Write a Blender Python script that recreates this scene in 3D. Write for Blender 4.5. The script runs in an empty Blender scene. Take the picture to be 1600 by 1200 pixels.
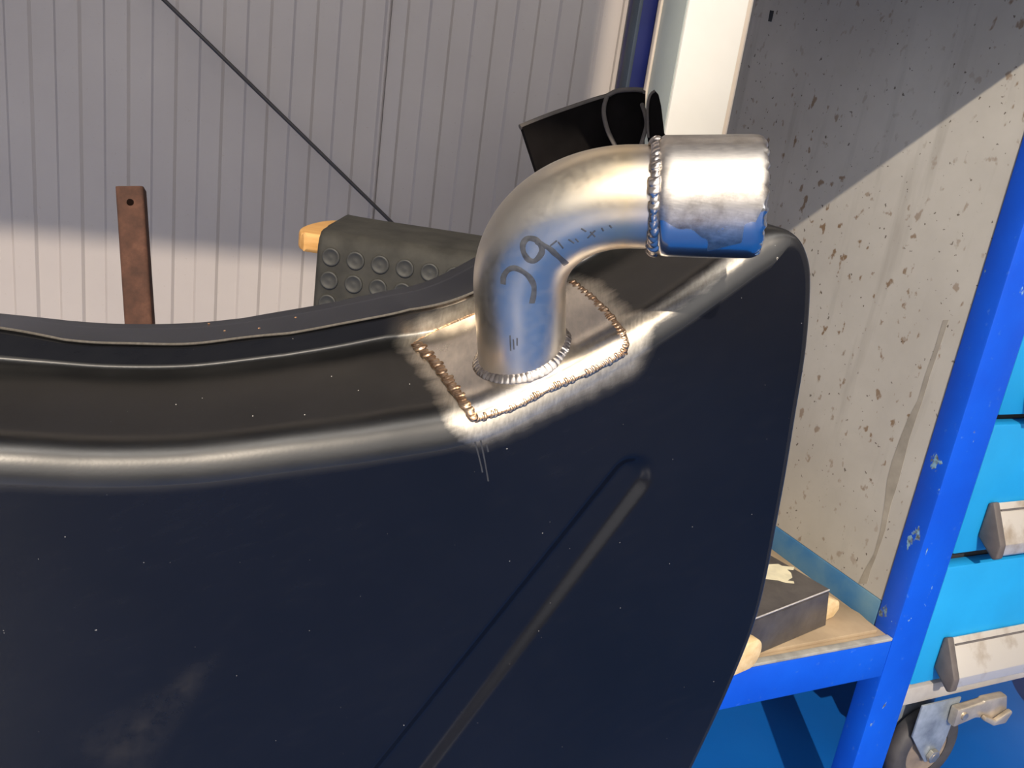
import bpy, bmesh, math, random
import numpy as np
from mathutils import Vector, Matrix
from mathutils.bvhtree import BVHTree
random.seed(7); rng = np.random.default_rng(7)
sc = bpy.context.scene
col = sc.collection

# ------------------------------------------------------------------ camera
F_PX, CAM_H = 1340.0, 0.90
_up = np.array([600., 4200., 1340.]); _up /= np.linalg.norm(_up)
_fw = np.array([0., 0., -1.]); _Y = _fw - (_fw @ _up) * _up; _Y /= np.linalg.norm(_Y)
_X = np.cross(_Y, _up)
M = np.array([_X, _Y, _up])                       # camera axes -> world axes
CAM = np.array([0., 0., CAM_H])
cd = bpy.data.cameras.new('camera'); cam = bpy.data.objects.new('camera', cd); col.objects.link(cam)
cd.sensor_width = 36.0; cd.lens = 36.0 * F_PX / 1600.0; cd.clip_start = 0.01; cd.clip_end = 200
mw = Matrix.Identity(4)
for r in range(3):
    for c in range(3): mw[r][c] = M[r][c]
    mw[r][3] = CAM[r]
cam.matrix_world = mw
sc.camera = cam

def ray(px, py): return M @ np.array([(px - 800) / F_PX, (600 - py) / F_PX, -1.])
def at(px, py, d): return CAM + ray(px, py) * d
def onz(px, py, z): r = ray(px, py); return CAM + r * (z - CAM_H) / r[2]
def onp(px, py, P, n): r = ray(px, py); return CAM + r * (((P - CAM) @ n) / (r @ n))

# ------------------------------------------------------------------ world, sun, exposure
wd = bpy.data.worlds.new('sky'); sc.world = wd; wd.use_nodes = True
bg = wd.node_tree.nodes['Background']
bg.inputs[0].default_value = (1.0, 0.97, 0.95, 1); bg.inputs[1].default_value = 1.7
SUN_AZ, SUN_EL = math.radians(0), math.radians(35.6)
sd = Vector((-math.sin(SUN_AZ) * math.cos(SUN_EL), math.cos(SUN_AZ) * math.cos(SUN_EL), -math.sin(SUN_EL)))
sl = bpy.data.lights.new('sun', 'SUN'); so = bpy.data.objects.new('sun', sl); col.objects.link(so)
sl.energy = 4.0; sl.angle = math.radians(0.55); sl.color = (1.0, 0.87, 0.70)
so.rotation_euler = sd.to_track_quat('-Z', 'Y').to_euler(); so.location = (-1, -5, 5)
sc.view_settings.view_transform = 'Standard'; sc.view_settings.look = 'None'
sc.view_settings.gamma = 1.0; sc.view_settings.use_curve_mapping = False
sc.view_settings.exposure = 0.0
sc.cycles.use_denoising = True
sc.cycles.max_bounces = 8

# ------------------------------------------------------------------ materials
MATS = {}
class NT:
    def __init__(s, name):
        s.m = bpy.data.materials.new(name); s.m.use_nodes = True; s.t = s.m.node_tree
        s.b = s.t.nodes['Principled BSDF']; MATS[name] = s.m
        s._co = None
    def n(s, typ, **kw):
        nd = s.t.nodes.new(typ)
        for k, v in kw.items(): setattr(nd, k, v)
        return nd
    def l(s, a, b): s.t.links.new(a, b)
    @property
    def co(s):
        if s._co is None: s._co = s.n('ShaderNodeTexCoord').outputs['Object']
        return s._co
    def map(s, scale=(1, 1, 1), rot=(0, 0, 0), src=None):
        mp = s.n('ShaderNodeMapping'); mp.inputs['Scale'].default_value = scale; mp.inputs['Rotation'].default_value = rot
        s.l(src or s.co, mp.inputs['Vector']); return mp.outputs[0]
    def noise(s, scale, detail=4, rough=0.55, src=None, dist=0):
        nd = s.n('ShaderNodeTexNoise'); nd.inputs['Scale'].default_value = scale; nd.inputs['Detail'].default_value = detail
        nd.inputs['Roughness'].default_value = rough; nd.inputs['Distortion'].default_value = dist
        s.l(src or s.co, nd.inputs['Vector']); return nd.outputs[0]
    def ramp(s, fac, stops, interp='LINEAR'):
        r = s.n('ShaderNodeValToRGB'); r.color_ramp.interpolation = interp
        e = r.color_ramp.elements
        while len(e) < len(stops): e.new(0.5)
        for i, (p, c) in enumerate(stops):
            e[i].position = p; e[i].color = (c, c, c, 1) if isinstance(c, (int, float)) else (*c, 1)
        s.l(fac, r.inputs[0]); return r.outputs[0]
    def mix(s, fac, a, b, blend='MIX'):
        m = s.n('ShaderNodeMix', data_type='RGBA', blend_type=blend)
        for sock, v in ((m.inputs[0], fac), (m.inputs[6], a), (m.inputs[7], b)):
            if isinstance(v, (int, float)): sock.default_value = v
            elif isinstance(v, tuple): sock.default_value = (*v, 1)
            else: s.l(v, sock)
        return m.outputs[2]
    def math(s, op, a, b=None, clamp=False):
        m = s.n('ShaderNodeMath', operation=op); m.use_clamp = clamp
        for sock, v in ((m.inputs[0], a), (m.inputs[1], b)):
            if v is None: continue
            if isinstance(v, (int, float)): sock.default_value = v
            else: s.l(v, sock)
        return m.outputs[0]
    def attr(s, name):
        a = s.n('ShaderNodeAttribute'); a.attribute_name = name; return a.outputs['Fac']
    def set(s, color=None, rough=None, metal=None, spec=None):
        for k, v in (('Base Color', color), ('Roughness', rough), ('Metallic', metal), ('Specular IOR Level', spec)):
            if v is None: continue
            if isinstance(v, tuple): s.b.inputs[k].default_value = (*v, 1)
            elif isinstance(v, (int, float)): s.b.inputs[k].default_value = v
            else: s.l(v, s.b.inputs[k])
        return s
    def bump(s, h, strength=0.2, dist=0.001):
        b = s.n('ShaderNodeBump'); b.inputs['Strength'].default_value = strength; b.inputs['Distance'].default_value = dist
        s.l(h, b.inputs['Height']); s.l(b.outputs[0], s.b.inputs['Normal']); return s

def simple(name, c, rough=0.5, metal=0.0, var=0.12, scale=8.0, bump=0.0, bscale=200, spec=0.5):
    m = NT(name)
    d = tuple(x * (1 - var) for x in c); e = tuple(min(1, x * (1 + var)) for x in c)
    m.set(m.ramp(m.noise(scale), [(0.3, d), (0.7, e)]), m.ramp(m.noise(scale * 3), [(0.3, max(0, rough - .06)), (0.7, min(1, rough + .06))]), metal, spec)
    if bump: m.bump(m.noise(bscale), bump, 0.001)
    return MATS[name]

# painted blue floor
m = NT('floor_paint')
m.set(m.mix(m.ramp(m.noise(1.4, 6), [(0.35, 0.0), (0.7, 1.0)]), (0.003, 0.085, 0.36), (0.006, 0.12, 0.45)), m.ramp(m.noise(6), [(0.3, .28), (0.7, .42)]), 0, 0.5)
m.bump(m.noise(60), 0.05, 0.002)
# coated ribbed wall sheet
m = NT('wall_sheet')
base = m.ramp(m.noise(3, 5), [(0.3, (0.36, 0.322, 0.305)), (0.75, (0.41, 0.368, 0.345))])
spk = m.ramp(m.noise(190, 2, .5), [(0.70, 0.0), (0.76, 1.0)])
m.set(m.mix(m.math('MULTIPLY', spk, 0.35), base, (0.28, 0.24, 0.2)), 0.42, 0, 0.4)
simple('concrete_grey', (0.60, 0.57, 0.53), 0.8, var=.1, scale=2)
simple('asphalt', (0.075, 0.073, 0.07), 0.9, var=.2, scale=3)
simple('ceiling_sheet', (0.55, 0.54, 0.53), 0.6, var=.06, scale=2)
# dirty off-white bench panel
m = NT('dirty_panel')
base = m.ramp(m.noise(5, 6, .6), [(0.25, (0.37, 0.345, 0.305)), (0.7, (0.50, 0.475, 0.425))])
stk = m.ramp(m.noise(1, 4, .6, m.map((26, 26, 3.0))), [(0.56, 0.0), (0.75, 1.0)])
base = m.mix(m.math('MULTIPLY', stk, 0.45), base, (0.25, 0.225, 0.19))
spk = m.ramp(m.noise(75, 3, .5, m.map((1, 1, .75))), [(0.63, 0.0), (0.69, 1.0)])
area = m.ramp(m.noise(4, 2), [(0.35, 0.25), (0.58, 1.0)])
base = m.mix(m.math('MULTIPLY', m.math('MULTIPLY', spk, area), 0.85), base, (0.16, 0.085, 0.03))
spk2 = m.ramp(m.noise(150, 2, .5), [(0.70, 0.0), (0.73, 1.0)])
base = m.mix(m.math('MULTIPLY', spk2, 0.8), base, (0.07, 0.05, 0.035))
m.set(base, 0.55, 0, 0.3)
# run-down liquid streak
simple('dried_run', (0.33, 0.30, 0.25), 0.6, var=.2, scale=30)
# blue frame paint with chips
m = NT('frame_blue')
base = m.ramp(m.noise(9, 4), [(0.3, (0.002, 0.068, 0.54)), (0.7, (0.003, 0.092, 0.64))])
chip = m.ramp(m.noise(34, 5, .6, m.map((1, 1, .6))), [(0.66, 0.0), (0.68, 1.0)])
dust = m.ramp(m.noise(120, 3), [(0.66, 0.0), (0.74, 1.0)])
base = m.mix(m.math('MULTIPLY', dust, .25), base, (0.10, 0.25, 0.6))
base = m.mix(chip, base, m.ramp(m.noise(160), [(0.4, (0.10, 0.11, 0.10)), (0.6, (0.22, 0.40, 0.55))]))
m.set(base, 0.45, 0, 0.4); m.bump(m.noise(300), 0.08, 0.001)
m = NT('frame_dusty')
m.set(m.mix(m.ramp(m.noise(14, 5), [(0.35, 0.0), (0.65, 1.0)]), (0.035, 0.13, 0.28), (0.10, 0.20, 0.28)), 0.65, 0, 0.3)
simple('rail_wear', (0.34, 0.33, 0.30), 0.55, var=.35, scale=40)
# light blue cabinet
m = NT('cabinet_blue')
base = m.ramp(m.noise(7, 4), [(0.3, (0.010, 0.25, 0.56)), (0.7, (0.015, 0.30, 0.64))])
sm = m.ramp(m.noise(3, 5), [(0.55, 0.0), (0.8, 1.0)])
m.set(m.mix(m.math('MULTIPLY', sm, .5), base, (0.02, 0.22, 0.42)), 0.42, 0, 0.4); m.bump(m.noise(380), 0.06, 0.001)
simple('cabinet_inside', (0.02, 0.022, 0.025), 0.8)
simple('grey_enamel', (0.33, 0.31, 0.29), 0.5, var=.25, scale=15)
m = NT('handle_alu')
m.set(m.mix(m.ramp(m.noise(24, 5), [(0.5, 0.0), (0.72, 1.0)]), (0.80, 0.74, 0.66), (0.50, 0.40, 0.30)), 0.38, 0.75)
simple('cap_plastic', (0.10, 0.085, 0.08), 0.6, var=.2, scale=40)
m = NT('zinc_plate')
m.set(m.ramp(m.noise(28, 5), [(0.3, (0.22, 0.26, 0.31)), (0.7, (0.52, 0.58, 0.64))]), 0.45, 0.6)
simple('lever_steel', (0.58, 0.50, 0.40), 0.38, 0.7, var=.25, scale=30)
simple('nut_steel', (0.62, 0.56, 0.46), 0.35, 0.9, var=.2, scale=60)
simple('tyre_rubber', (0.045, 0.042, 0.045), 0.65, var=.3, scale=30)
simple('wheel_hub', (0.20, 0.16, 0.13), 0.6, var=.3, scale=30)
# shelf things
m = NT('shelf_board')
m.set(m.ramp(m.noise(9, 6, .6), [(0.3, (0.26, 0.19, 0.12)), (0.7, (0.46, 0.35, 0.23))]), 0.8, 0, 0.2)
m = NT('oiled_steel')
base = m.ramp(m.noise(17, 6, .65), [(0.3, (0.055, 0.048, 0.05)), (0.7, (0.135, 0.12, 0.11))])
m.set(base, m.ramp(m.noise(40), [(0.3, .35), (0.7, .55)]), 0.35, 0.5)
simple('worn_edge_steel', (0.75, 0.70, 0.64), 0.4, 0.5, var=.2, scale=80)
simple('masking_tape', (0.66, 0.60, 0.42), 0.75, var=.12, scale=60)
m = NT('pale_wood')
m.set(m.ramp(m.noise(12, 5, .6, m.map((8, 1, 8))), [(0.3, (0.62, 0.42, 0.20)), (0.7, (0.80, 0.62, 0.36))]), 0.65, 0, 0.3)
m = NT('plank_wood')
m.set(m.ramp(m.noise(10, 5, .6, m.map((1, 9, 9))), [(0.3, (0.50, 0.25, 0.07)), (0.7, (0.66, 0.38, 0.14))]), 0.65, 0, 0.3)
# rubber
m = NT('mat_rubber')
m.set(m.ramp(m.noise(22, 6, .65), [(0.3, (0.022, 0.021, 0.018)), (0.72, (0.050, 0.047, 0.040))]), 0.75, 0, 0.3); m.bump(m.noise(180), .2, .001)
simple('stud_rubber', (0.034, 0.033, 0.029), 0.6, var=.25, scale=60)
simple('black_rubber', (0.005, 0.004, 0.004), 0.9, var=.3, scale=20, spec=.1)
simple('cut_rubber', (0.11, 0.095, 0.085), 0.8, var=.25, scale=30)
# rust
m = NT('rusty_steel')
base = m.ramp(m.noise(30, 7, .65), [(0.28, (0.045, 0.026, 0.020)), (0.55, (0.090, 0.044, 0.030)), (0.75, (0.14, 0.068, 0.045))])
m.set(base, 0.85, 0.1, 0.2); m.bump(m.noise(160), .4, .001)
simple('cable_black', (0.035, 0.030, 0.030), 0.6)
simple('column_blue', (0.006, 0.011, 0.085), 0.45, var=.15, scale=6)
simple('column_grey', (0.035, 0.048, 0.07), 0.5, var=.15, scale=6)
simple('post_white', (0.84, 0.82, 0.77), 0.45, var=.03, scale=6)
simple('post_green', (0.40, 0.44, 0.42), 0.4, var=.06, scale=6)
simple('post_cream', (0.60, 0.52, 0.44), 0.5, var=.06, scale=12)
simple('table_steel', (0.12, 0.12, 0.13), 0.5, 0.3)
m = NT('lamp_tube'); m.b.inputs['Emission Color'].default_value = (1.0, 0.96, 0.90, 1); m.b.inputs['Emission Strength'].default_value = 30
m.set((0.9, 0.9, 0.9), 0.5)
simple('lamp_housing', (0.8, 0.8, 0.8), 0.5)

# pressed steel shell: blue-black paint on the face, rubbed to dull metal along shoulder and ridge ('worn'), ground bare round the patch ('bare')
m = NT('shell_steel')
n95 = m.math('SUBTRACT', m.noise(1, 6, .7, m.map((70, 260, 260), (0, 0, 0), m.map((1, 1, 1), (0, 0.45, -0.38)))), 0.5)
bare = m.ramp(m.math('ADD', m.attr('bare'), m.math('MULTIPLY', n95, 0.5)), [(0.28, 0.0), (0.75, 1.0)])
worn = m.ramp(m.math('ADD', m.attr('worn'), m.math('MULTIPLY', n95, 0.10)), [(0.0, 0.0), (1.0, 1.0)])
scr = m.noise(1, 5, .7, m.map((900, 40, 260), (0, 0.5, 0.4)))
metal = m.mix(bare, m.ramp(m.noise(14, 4), [(0.3, (0.075, 0.073, 0.071)), (0.7, (0.10, 0.097, 0.094))]), m.ramp(scr, [(0.3, (0.46, 0.41, 0.34)), (0.7, (0.68, 0.62, 0.53))]))
paint = m.ramp(m.noise(9, 4), [(0.3, (0.0035, 0.0042, 0.0075)), (0.7, (0.0055, 0.0062, 0.0105))])
colr = m.mix(worn, paint, metal)
sp = m.ramp(m.noise(620, 1, .3), [(0.83, 0.0), (0.86, 1.0)])
refl = m.math('MULTIPLY', m.attr('reflection_smear'), m.ramp(m.noise(60, 5, .7), [(0.35, 0.0), (0.75, 1.0)]))  # grey reflection smear painted into the face colour
colr = m.mix(m.math('MULTIPLY', sp, 0.5), colr, (0.4, 0.39, 0.37))
colr = m.mix(m.math('MULTIPLY', refl, 0.5), colr, (0.035, 0.032, 0.032))
rgh = m.mix(worn, m.ramp(m.noise(25, 5), [(0.3, .20), (0.7, .26)]), m.mix(bare, m.ramp(m.noise(40, 5), [(0.3, .30), (0.7, .38)]), m.ramp(scr, [(0.3, .36), (0.7, .48)])))
m.set(colr, m.mix(refl, rgh, (0.6, 0.6, 0.6)), m.math('MULTIPLY', worn, m.math('SUBTRACT', 1.0, m.math('MULTIPLY', sp, 0.8))), 0.26)
m.bump(m.noise(700, 2), 0.035, 0.0006)
# patch plate
m = NT('plate_steel')
scr = m.noise(1, 5, .65, m.map((420, 60, 420), (0.2, 0.3, 0.6)))
m.set(m.ramp(scr, [(0.3, (0.50, 0.46, 0.42)), (0.7, (0.68, 0.62, 0.55))]), m.ramp(m.noise(90, 4), [(0.3, .20), (0.7, .28)]), 1.0)
m.bump(scr, 0.05, 0.0005)
# copper-tinted weld
m = NT('weld_copper')
m.set(m.ramp(m.noise(260, 3), [(0.3, (0.44, 0.25, 0.14)), (0.6, (0.70, 0.50, 0.34)), (0.8, (0.82, 0.70, 0.56))]), 0.28, 1.0)
m = NT('weld_silver')
m.set(m.ramp(m.noise(260, 3), [(0.3, (0.42, 0.37, 0.33)), (0.7, (0.76, 0.70, 0.66))]), 0.25, 1.0)
# stainless elbow: 'along' 0 at the base, 1 at the collar joint
m = NT('elbow_steel')
al = m.math('ADD', m.attr('along'), m.math('MULTIPLY', m.math('SUBTRACT', m.noise(40, 4), .5), .12))
tint = m.ramp(al, [(0.0, (0.60, 0.50, 0.38)), (0.12, (0.72, 0.66, 0.57)), (0.35, (0.73, 0.67, 0.57)), (0.72, (0.76, 0.69, 0.57)), (0.86, (0.76, 0.62, 0.42)), (0.94, (0.60, 0.55, 0.52)), (1.0, (0.50, 0.50, 0.54))])
fine = m.noise(1, 4, .6, m.map((300, 300, 300)))
m.set(m.mix(m.ramp(m.noise(55, 5, .7), [(0.68, 0.0), (0.82, 0.3)]), tint, (0.36, 0.33, 0.30)), m.ramp(fine, [(0.3, .33), (0.7, .43)]), 1.0)
m.bump(m.noise(260, 4), 0.03, 0.0006)
# collar: brushed, scorched grey, with a polished blue-mirroring wipe ('wipe' attribute)
m = NT('collar_steel')
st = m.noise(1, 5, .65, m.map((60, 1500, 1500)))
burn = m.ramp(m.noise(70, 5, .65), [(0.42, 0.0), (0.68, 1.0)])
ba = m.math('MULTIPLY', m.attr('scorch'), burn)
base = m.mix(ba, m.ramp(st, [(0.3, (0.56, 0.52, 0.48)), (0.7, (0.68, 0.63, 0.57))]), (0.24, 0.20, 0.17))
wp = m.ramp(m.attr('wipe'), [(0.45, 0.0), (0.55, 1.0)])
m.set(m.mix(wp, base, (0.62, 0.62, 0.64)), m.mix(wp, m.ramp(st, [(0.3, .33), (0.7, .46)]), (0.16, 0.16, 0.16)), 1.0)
simple('marker_ink', (0.085, 0.085, 0.085), 0.35, var=.4, scale=300)
simple('copper_fleck', (0.75, 0.42, 0.22), 0.4, 0.8)
simple('scratch_grey', (0.035, 0.036, 0.04), 0.5)
simple('pale_chip', (0.6, 0.58, 0.55), 0.5)

# ------------------------------------------------------------------ mesh helpers
def new_obj(name, verts, faces, mat, parent=None, smooth=False, sharp=None):
    me = bpy.data.meshes.new(name)
    me.from_pydata([tuple(map(float, v)) for v in verts], [], [tuple(f) for f in faces])
    me.update()
    if smooth: me.polygons.foreach_set('use_smooth', [True] * len(me.polygons))
    me.materials.append(MATS[mat])
    o = bpy.data.objects.new(name, me); col.objects.link(o)
    if smooth and sharp is not None:
        me.set_sharp_from_angle(angle=math.radians(sharp))
    if parent: attach(o, parent)
    return o
def attach(o, parent):
    # meshes are written in world coordinates; keep them there under a parent that sits at its thing's base
    root = parent; off = Vector((0, 0, 0))
    while root: off += root.location; root = root.parent
    o.location = o.location - off
    o.parent = parent
def thing(name, label, cat, loc=(0, 0, 0), group=None):
    o = bpy.data.objects.new(name, None); col.objects.link(o); o.location = tuple(map(float, loc)); o.empty_display_size = .05
    tag(o, label, cat, group); return o
def tag(o, label, cat, group=None):
    o['label'] = label; o['category'] = cat
    if group: o['group'] = group
    return o
def struct(o): o['kind'] = 'structure'; return o
def grid_faces(nu, nv, wrap_v=False, off=0, wrap_u=False):
    fs = []
    for i in range(nu if wrap_u else nu - 1):
        for j in range(nv if wrap_v else nv - 1):
            a = off + i * nv + j; b = off + i * nv + (j + 1) % nv
            i2 = (i + 1) % nu
            fs.append((a, b, off + i2 * nv + (j + 1) % nv, off + i2 * nv + j))
    return fs
class Fr:
    """a right-handed frame: right, depth, up, at an origin"""
    def __init__(s, o, r, d, u=(0, 0, 1)): s.o = np.array(o, float); s.r = np.array(r, float); s.d = np.array(d, float); s.u = np.array(u, float)
    def __call__(s, a, d, z): return s.o + s.r * a + s.d * d + s.u * z
WORLD = Fr((0, 0, 0), (1, 0, 0), (0, 1, 0))
def box(name, fr, a0, a1, d0, d1, z0, z1, mat, parent=None, bev=0.0, seg=2):
    bm = bmesh.new()
    vs = [bm.verts.new(fr(a, d, z)) for a in (a0, a1) for d in (d0, d1) for z in (z0, z1)]
    for f in ((0, 1, 3, 2), (4, 6, 7, 5), (0, 4, 5, 1), (2, 3, 7, 6), (0, 2, 6, 4), (1, 5, 7, 3)): bm.faces.new([vs[i] for i in f])
    bmesh.ops.recalc_face_normals(bm, faces=bm.faces)
    if bev: bmesh.ops.bevel(bm, geom=list(bm.edges), offset=bev, segments=seg, affect='EDGES', profile=0.5)
    return bm_obj(name, bm, mat, parent, smooth=bev > 0)
def bm_obj(name, bm, mat, parent=None, smooth=False, sharp=40):
    me = bpy.data.meshes.new(name); bm.to_mesh(me); bm.free(); me.materials.append(MATS[mat])
    if smooth:
        me.polygons.foreach_set('use_smooth', [True] * len(me.polygons)); me.set_sharp_from_angle(angle=math.radians(sharp))
    o = bpy.data.objects.new(name, me); col.objects.link(o)
    if parent: attach(o, parent)
    return o
def prism(name, pts2, fr, axis, lo, hi, mat, parent=None, bev=0.0):
    """extrude a 2-D outline; axis 'a': pts are (d,z), axis 'd': pts are (a,z), axis 'z': pts are (a,d)"""
    P = {'a': lambda p, t: fr(t, p[0], p[1]), 'd': lambda p, t: fr(p[0], t, p[1]), 'z': lambda p, t: fr(p[0], p[1], t)}[axis]
    bm = bmesh.new(); n = len(pts2)
    A = [bm.verts.new(P(p, lo)) for p in pts2]; B = [bm.verts.new(P(p, hi)) for p in pts2]
    bm.faces.new(A); bm.faces.new(B[::-1])
    for i in range(n): bm.faces.new((A[i], B[i], B[(i + 1) % n], A[(i + 1) % n]))
    bmesh.ops.recalc_face_normals(bm, faces=bm.faces)
    if bev: bmesh.ops.bevel(bm, geom=list(bm.edges), offset=bev, segments=2, affect='EDGES', profile=0.5)
    return bm_obj(name, bm, mat, parent, smooth=bev > 0)
def frames_along(pts):
    pts = np.array(pts, float); n = len(pts)
    T = np.gradient(pts, axis=0); T /= np.linalg.norm(T, axis=1)[:, None]
    ref = np.array([0, 0, 1.]) if abs(T[0][2]) < .9 else np.array([0, 1., 0])
    N = [ref - (ref @ T[0]) * T[0]]; N[0] /= np.linalg.norm(N[0])
    for i in range(1, n):
        v = N[-1] - (N[-1] @ T[i]) * T[i]; N.append(v / np.linalg.norm(v))
    N = np.array(N); return pts, T, N, np.cross(T, N)
def sweep(pts, rad, seg=12, flat=None):
    """rings of verts around a polyline; rad scalar or per point; returns verts (n*seg), n"""
    pts, T, N, B = frames_along(pts); n = len(pts)
    rad = np.broadcast_to(np.array(rad, float), (n,))
    V = []
    for i in range(n):
        for k in range(seg):
            a = 2 * math.pi * k / seg
            V.append(pts[i] + rad[i] * (math.cos(a) * N[i] + math.sin(a) * B[i]))
    return V, n
def tube(name, pts, rad, mat, parent=None, seg=12, caps=True, smooth=True):
    V, n = sweep(pts, rad, seg); Fs = grid_faces(n, seg, True)
    if caps: Fs.append(tuple(range(seg))[::-1]); Fs.append(tuple((n - 1) * seg + k for k in range(seg)))
    o = new_obj(name, V, Fs, mat, parent, smooth, 50); fix_normals(o); return o
def fix_normals(o):
    bm = bmesh.new(); bm.from_mesh(o.data); bmesh.ops.recalc_face_normals(bm, faces=bm.faces); bm.to_mesh(o.data); bm.free()
def catmull(P, n):
    P = np.array(P, float); Q = np.vstack([2 * P[0] - P[1], P, 2 * P[-1] - P[-2]])
    out = []
    m_ = len(P) - 1
    for i in range(m_):
        p0, p1, p2, p3 = Q[i:i + 4]
        k = 24
        for t in np.linspace(0, 1, k, endpoint=False):
            out.append(.5 * ((2 * p1) + (-p0 + p2) * t + (2 * p0 - 5 * p1 + 4 * p2 - p3) * t * t + (-p0 + 3 * p1 - 3 * p2 + p3) * t ** 3))
    out.append(P[-1]); out = np.array(out)
    L = np.r_[0, np.cumsum(np.linalg.norm(np.diff(out, axis=0), axis=1))]
    s = np.linspace(0, L[-1], n)
    return np.stack([np.interp(s, L, out[:, k]) for k in range(out.shape[1])], 1)
def sstep(x, a, b): t = np.clip((x - a) / (b - a), 0, 1); return t * t * (3 - 2 * t)

# ================================================================== THE SETTING
TH = math.radians(12)
WFR = Fr((-0.781, 1.9405, 0), (math.cos(TH), math.sin(TH), 0), (-math.sin(TH), math.cos(TH), 0))   # ribbed wall: right, into the wall, up
ROOM_H = 5.0; Y_FRONT = -2.9; X_L, X_R = -3.2, 3.4
struct(box('floor', WFR, -3.0, 4.6, -4.2, .2, -0.1, 0.0, 'floor_paint'))
struct(box('ground', WFR, -22, 24, -30, -4.2, -0.14, -0.02, 'asphalt'))
ceil = bpy.data.objects.new('ceiling', None); col.objects.link(ceil); struct(ceil)
SKD0, SKD1, SKW0, SKW1 = -3.7, -2.1, -1.9, 3.0       # added roof opening, lets in sky to brighten the elbow
for x0, x1, d0, d1 in ((-3.0, 4.6, SKD1, .2), (-3.0, 4.6, -4.2, SKD0), (-3.0, SKW0, SKD0, SKD1), (SKW1, 4.6, SKD0, SKD1)):
    box('ceiling_panel', WFR, x0, x1, d0, d1, ROOM_H, ROOM_H + .1, 'ceiling_sheet', ceil)
for k in range(1, 5):
    x0 = SKW0 + (SKW1 - SKW0) * k / 5; box('added_rooflight_bar', WFR, x0 - .02, x0 + .02, SKD0, SKD1, ROOM_H + .02, ROOM_H + .08, 'lamp_housing', ceil)
struct(box('wall_left', WFR, -3.0, -2.86, -4.2, .1, 0.0, ROOM_H, 'concrete_grey'))
struct(box('wall_right', WFR, 4.36, 4.5, -4.2, .1, 0.0, ROOM_H, 'concrete_grey'))
# back wall of ribbed sandwich panels, each panel 0.96 m of cover width, a joint between panels
wall = bpy.data.objects.new('wall_back', None); col.objects.link(wall); struct(wall)
PER, PH, JOINT = 0.0962, 0.0165, 0.413
COVER = PER * 10
def ribbed_panel(w0, w1):
    xs = [w0]; ds = [0.0015]
    xs.append(w0 + .004); ds.append(0.0)
    k = math.floor((w0 - PH) / PER) - 1
    while PH + k * PER < w1 + PER:
        c = PH + k * PER
        for x, d in ((c - .003, 0.0), (c + .003, -.005), (c + PER / 2 - .003, -.005), (c + PER / 2 + .003, 0.0)):
            if w0 + .006 < x < w1 - .006: xs.append(x); ds.append(d)
        k += 1
    xs += [w1 - .004, w1]; ds += [ds[-1], .0015]
    n = len(xs); V = []
    for z in (0.0, ROOM_H):
        for x, d in zip(xs, ds): V.append(WFR(x, d, z))
    for z in (0.0, ROOM_H):
        V.append(WFR(w0, .06, z)); V.append(WFR(w1, .06, z))
    Fs = [(i, i + 1, n + i + 1, n + i) for i in range(n - 1)]
    b = 2 * n
    Fs += [(0, n, b + 2, b), (n - 1, b + 1, b + 3, 2 * n - 1), (b, b + 2, b + 3, b + 1)]
    return new_obj('wall_panel', V, Fs, 'wall_sheet', wall)
for k in range(-3, 5): ribbed_panel(JOINT + k * COVER + .0005, JOINT + (k + 1) * COVER - .0005)
box('core', WFR, -3.0, 4.4, .062, .12, 0, ROOM_H, 'wall_sheet', wall)
# front wall behind the camera with the tall workshop doorway (a low wide opening and a taller bay)
wf = bpy.data.objects.new('wall_front', None); col.objects.link(wf); struct(wf)
FD = -4.0                                    # distance of the front wall before the back wall
OW0, OW1, OZ, SW0 = -2.5, 3.3, 3.57, 0.0
for nm, x0, x1, z0, z1 in (('wall_section', -2.9, OW0, 0, ROOM_H), ('wall_section', OW1, 4.4, 0, ROOM_H), ('lintel', OW0, SW0, OZ, ROOM_H), ('lintel', SW0, OW1, 4.8, ROOM_H)):
    box(nm, WFR, x0, x1, FD - .2, FD, z0, z1, 'concrete_grey', wf)

# blue column and white door post by the back wall
AX = np.array([0.895, 0.4462, 0.]); AX /= np.linalg.norm(AX); DX = np.array([-AX[1], AX[0], 0.])
cfr = Fr((0.166, 2.035, 0), AX, DX)
cl = thing('steel_column', 'dark blue steel column standing between the ribbed wall and the white post', 'column', (0.16, 2.05, 0))
box('web', cfr, 0.0, .075, .004, .06, 0, ROOM_H, 'column_blue', cl, .002)
box('flange', cfr, -.010, -.0003, .0, .03, 0, ROOM_H, 'column_grey', cl, .002)
pc = at(1078, 0, 1.78)
pfr = Fr((pc[0], pc[1], 0), AX, DX)
wp_ = thing('door_post', 'bright white square door post behind the pipe collar, reaching out of frame', 'post', (pc[0], pc[1], 0))
box('post_body', pfr, 0.0, .150, .0, .10, 0, ROOM_H, 'post_white', wp_, .003)
box('side_cladding', pfr, -.004, -.0005, .004, .094, 0, ROOM_H, 'post_green', wp_, .001)
box('edge_strip', pfr, -.009, -.0005, .094, .106, 0, ROOM_H, 'post_cream', wp_, .001)
box('edge_strip', pfr, .1505, .168, .012, .10, 0, ROOM_H, 'post_cream', wp_, .002)

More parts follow.
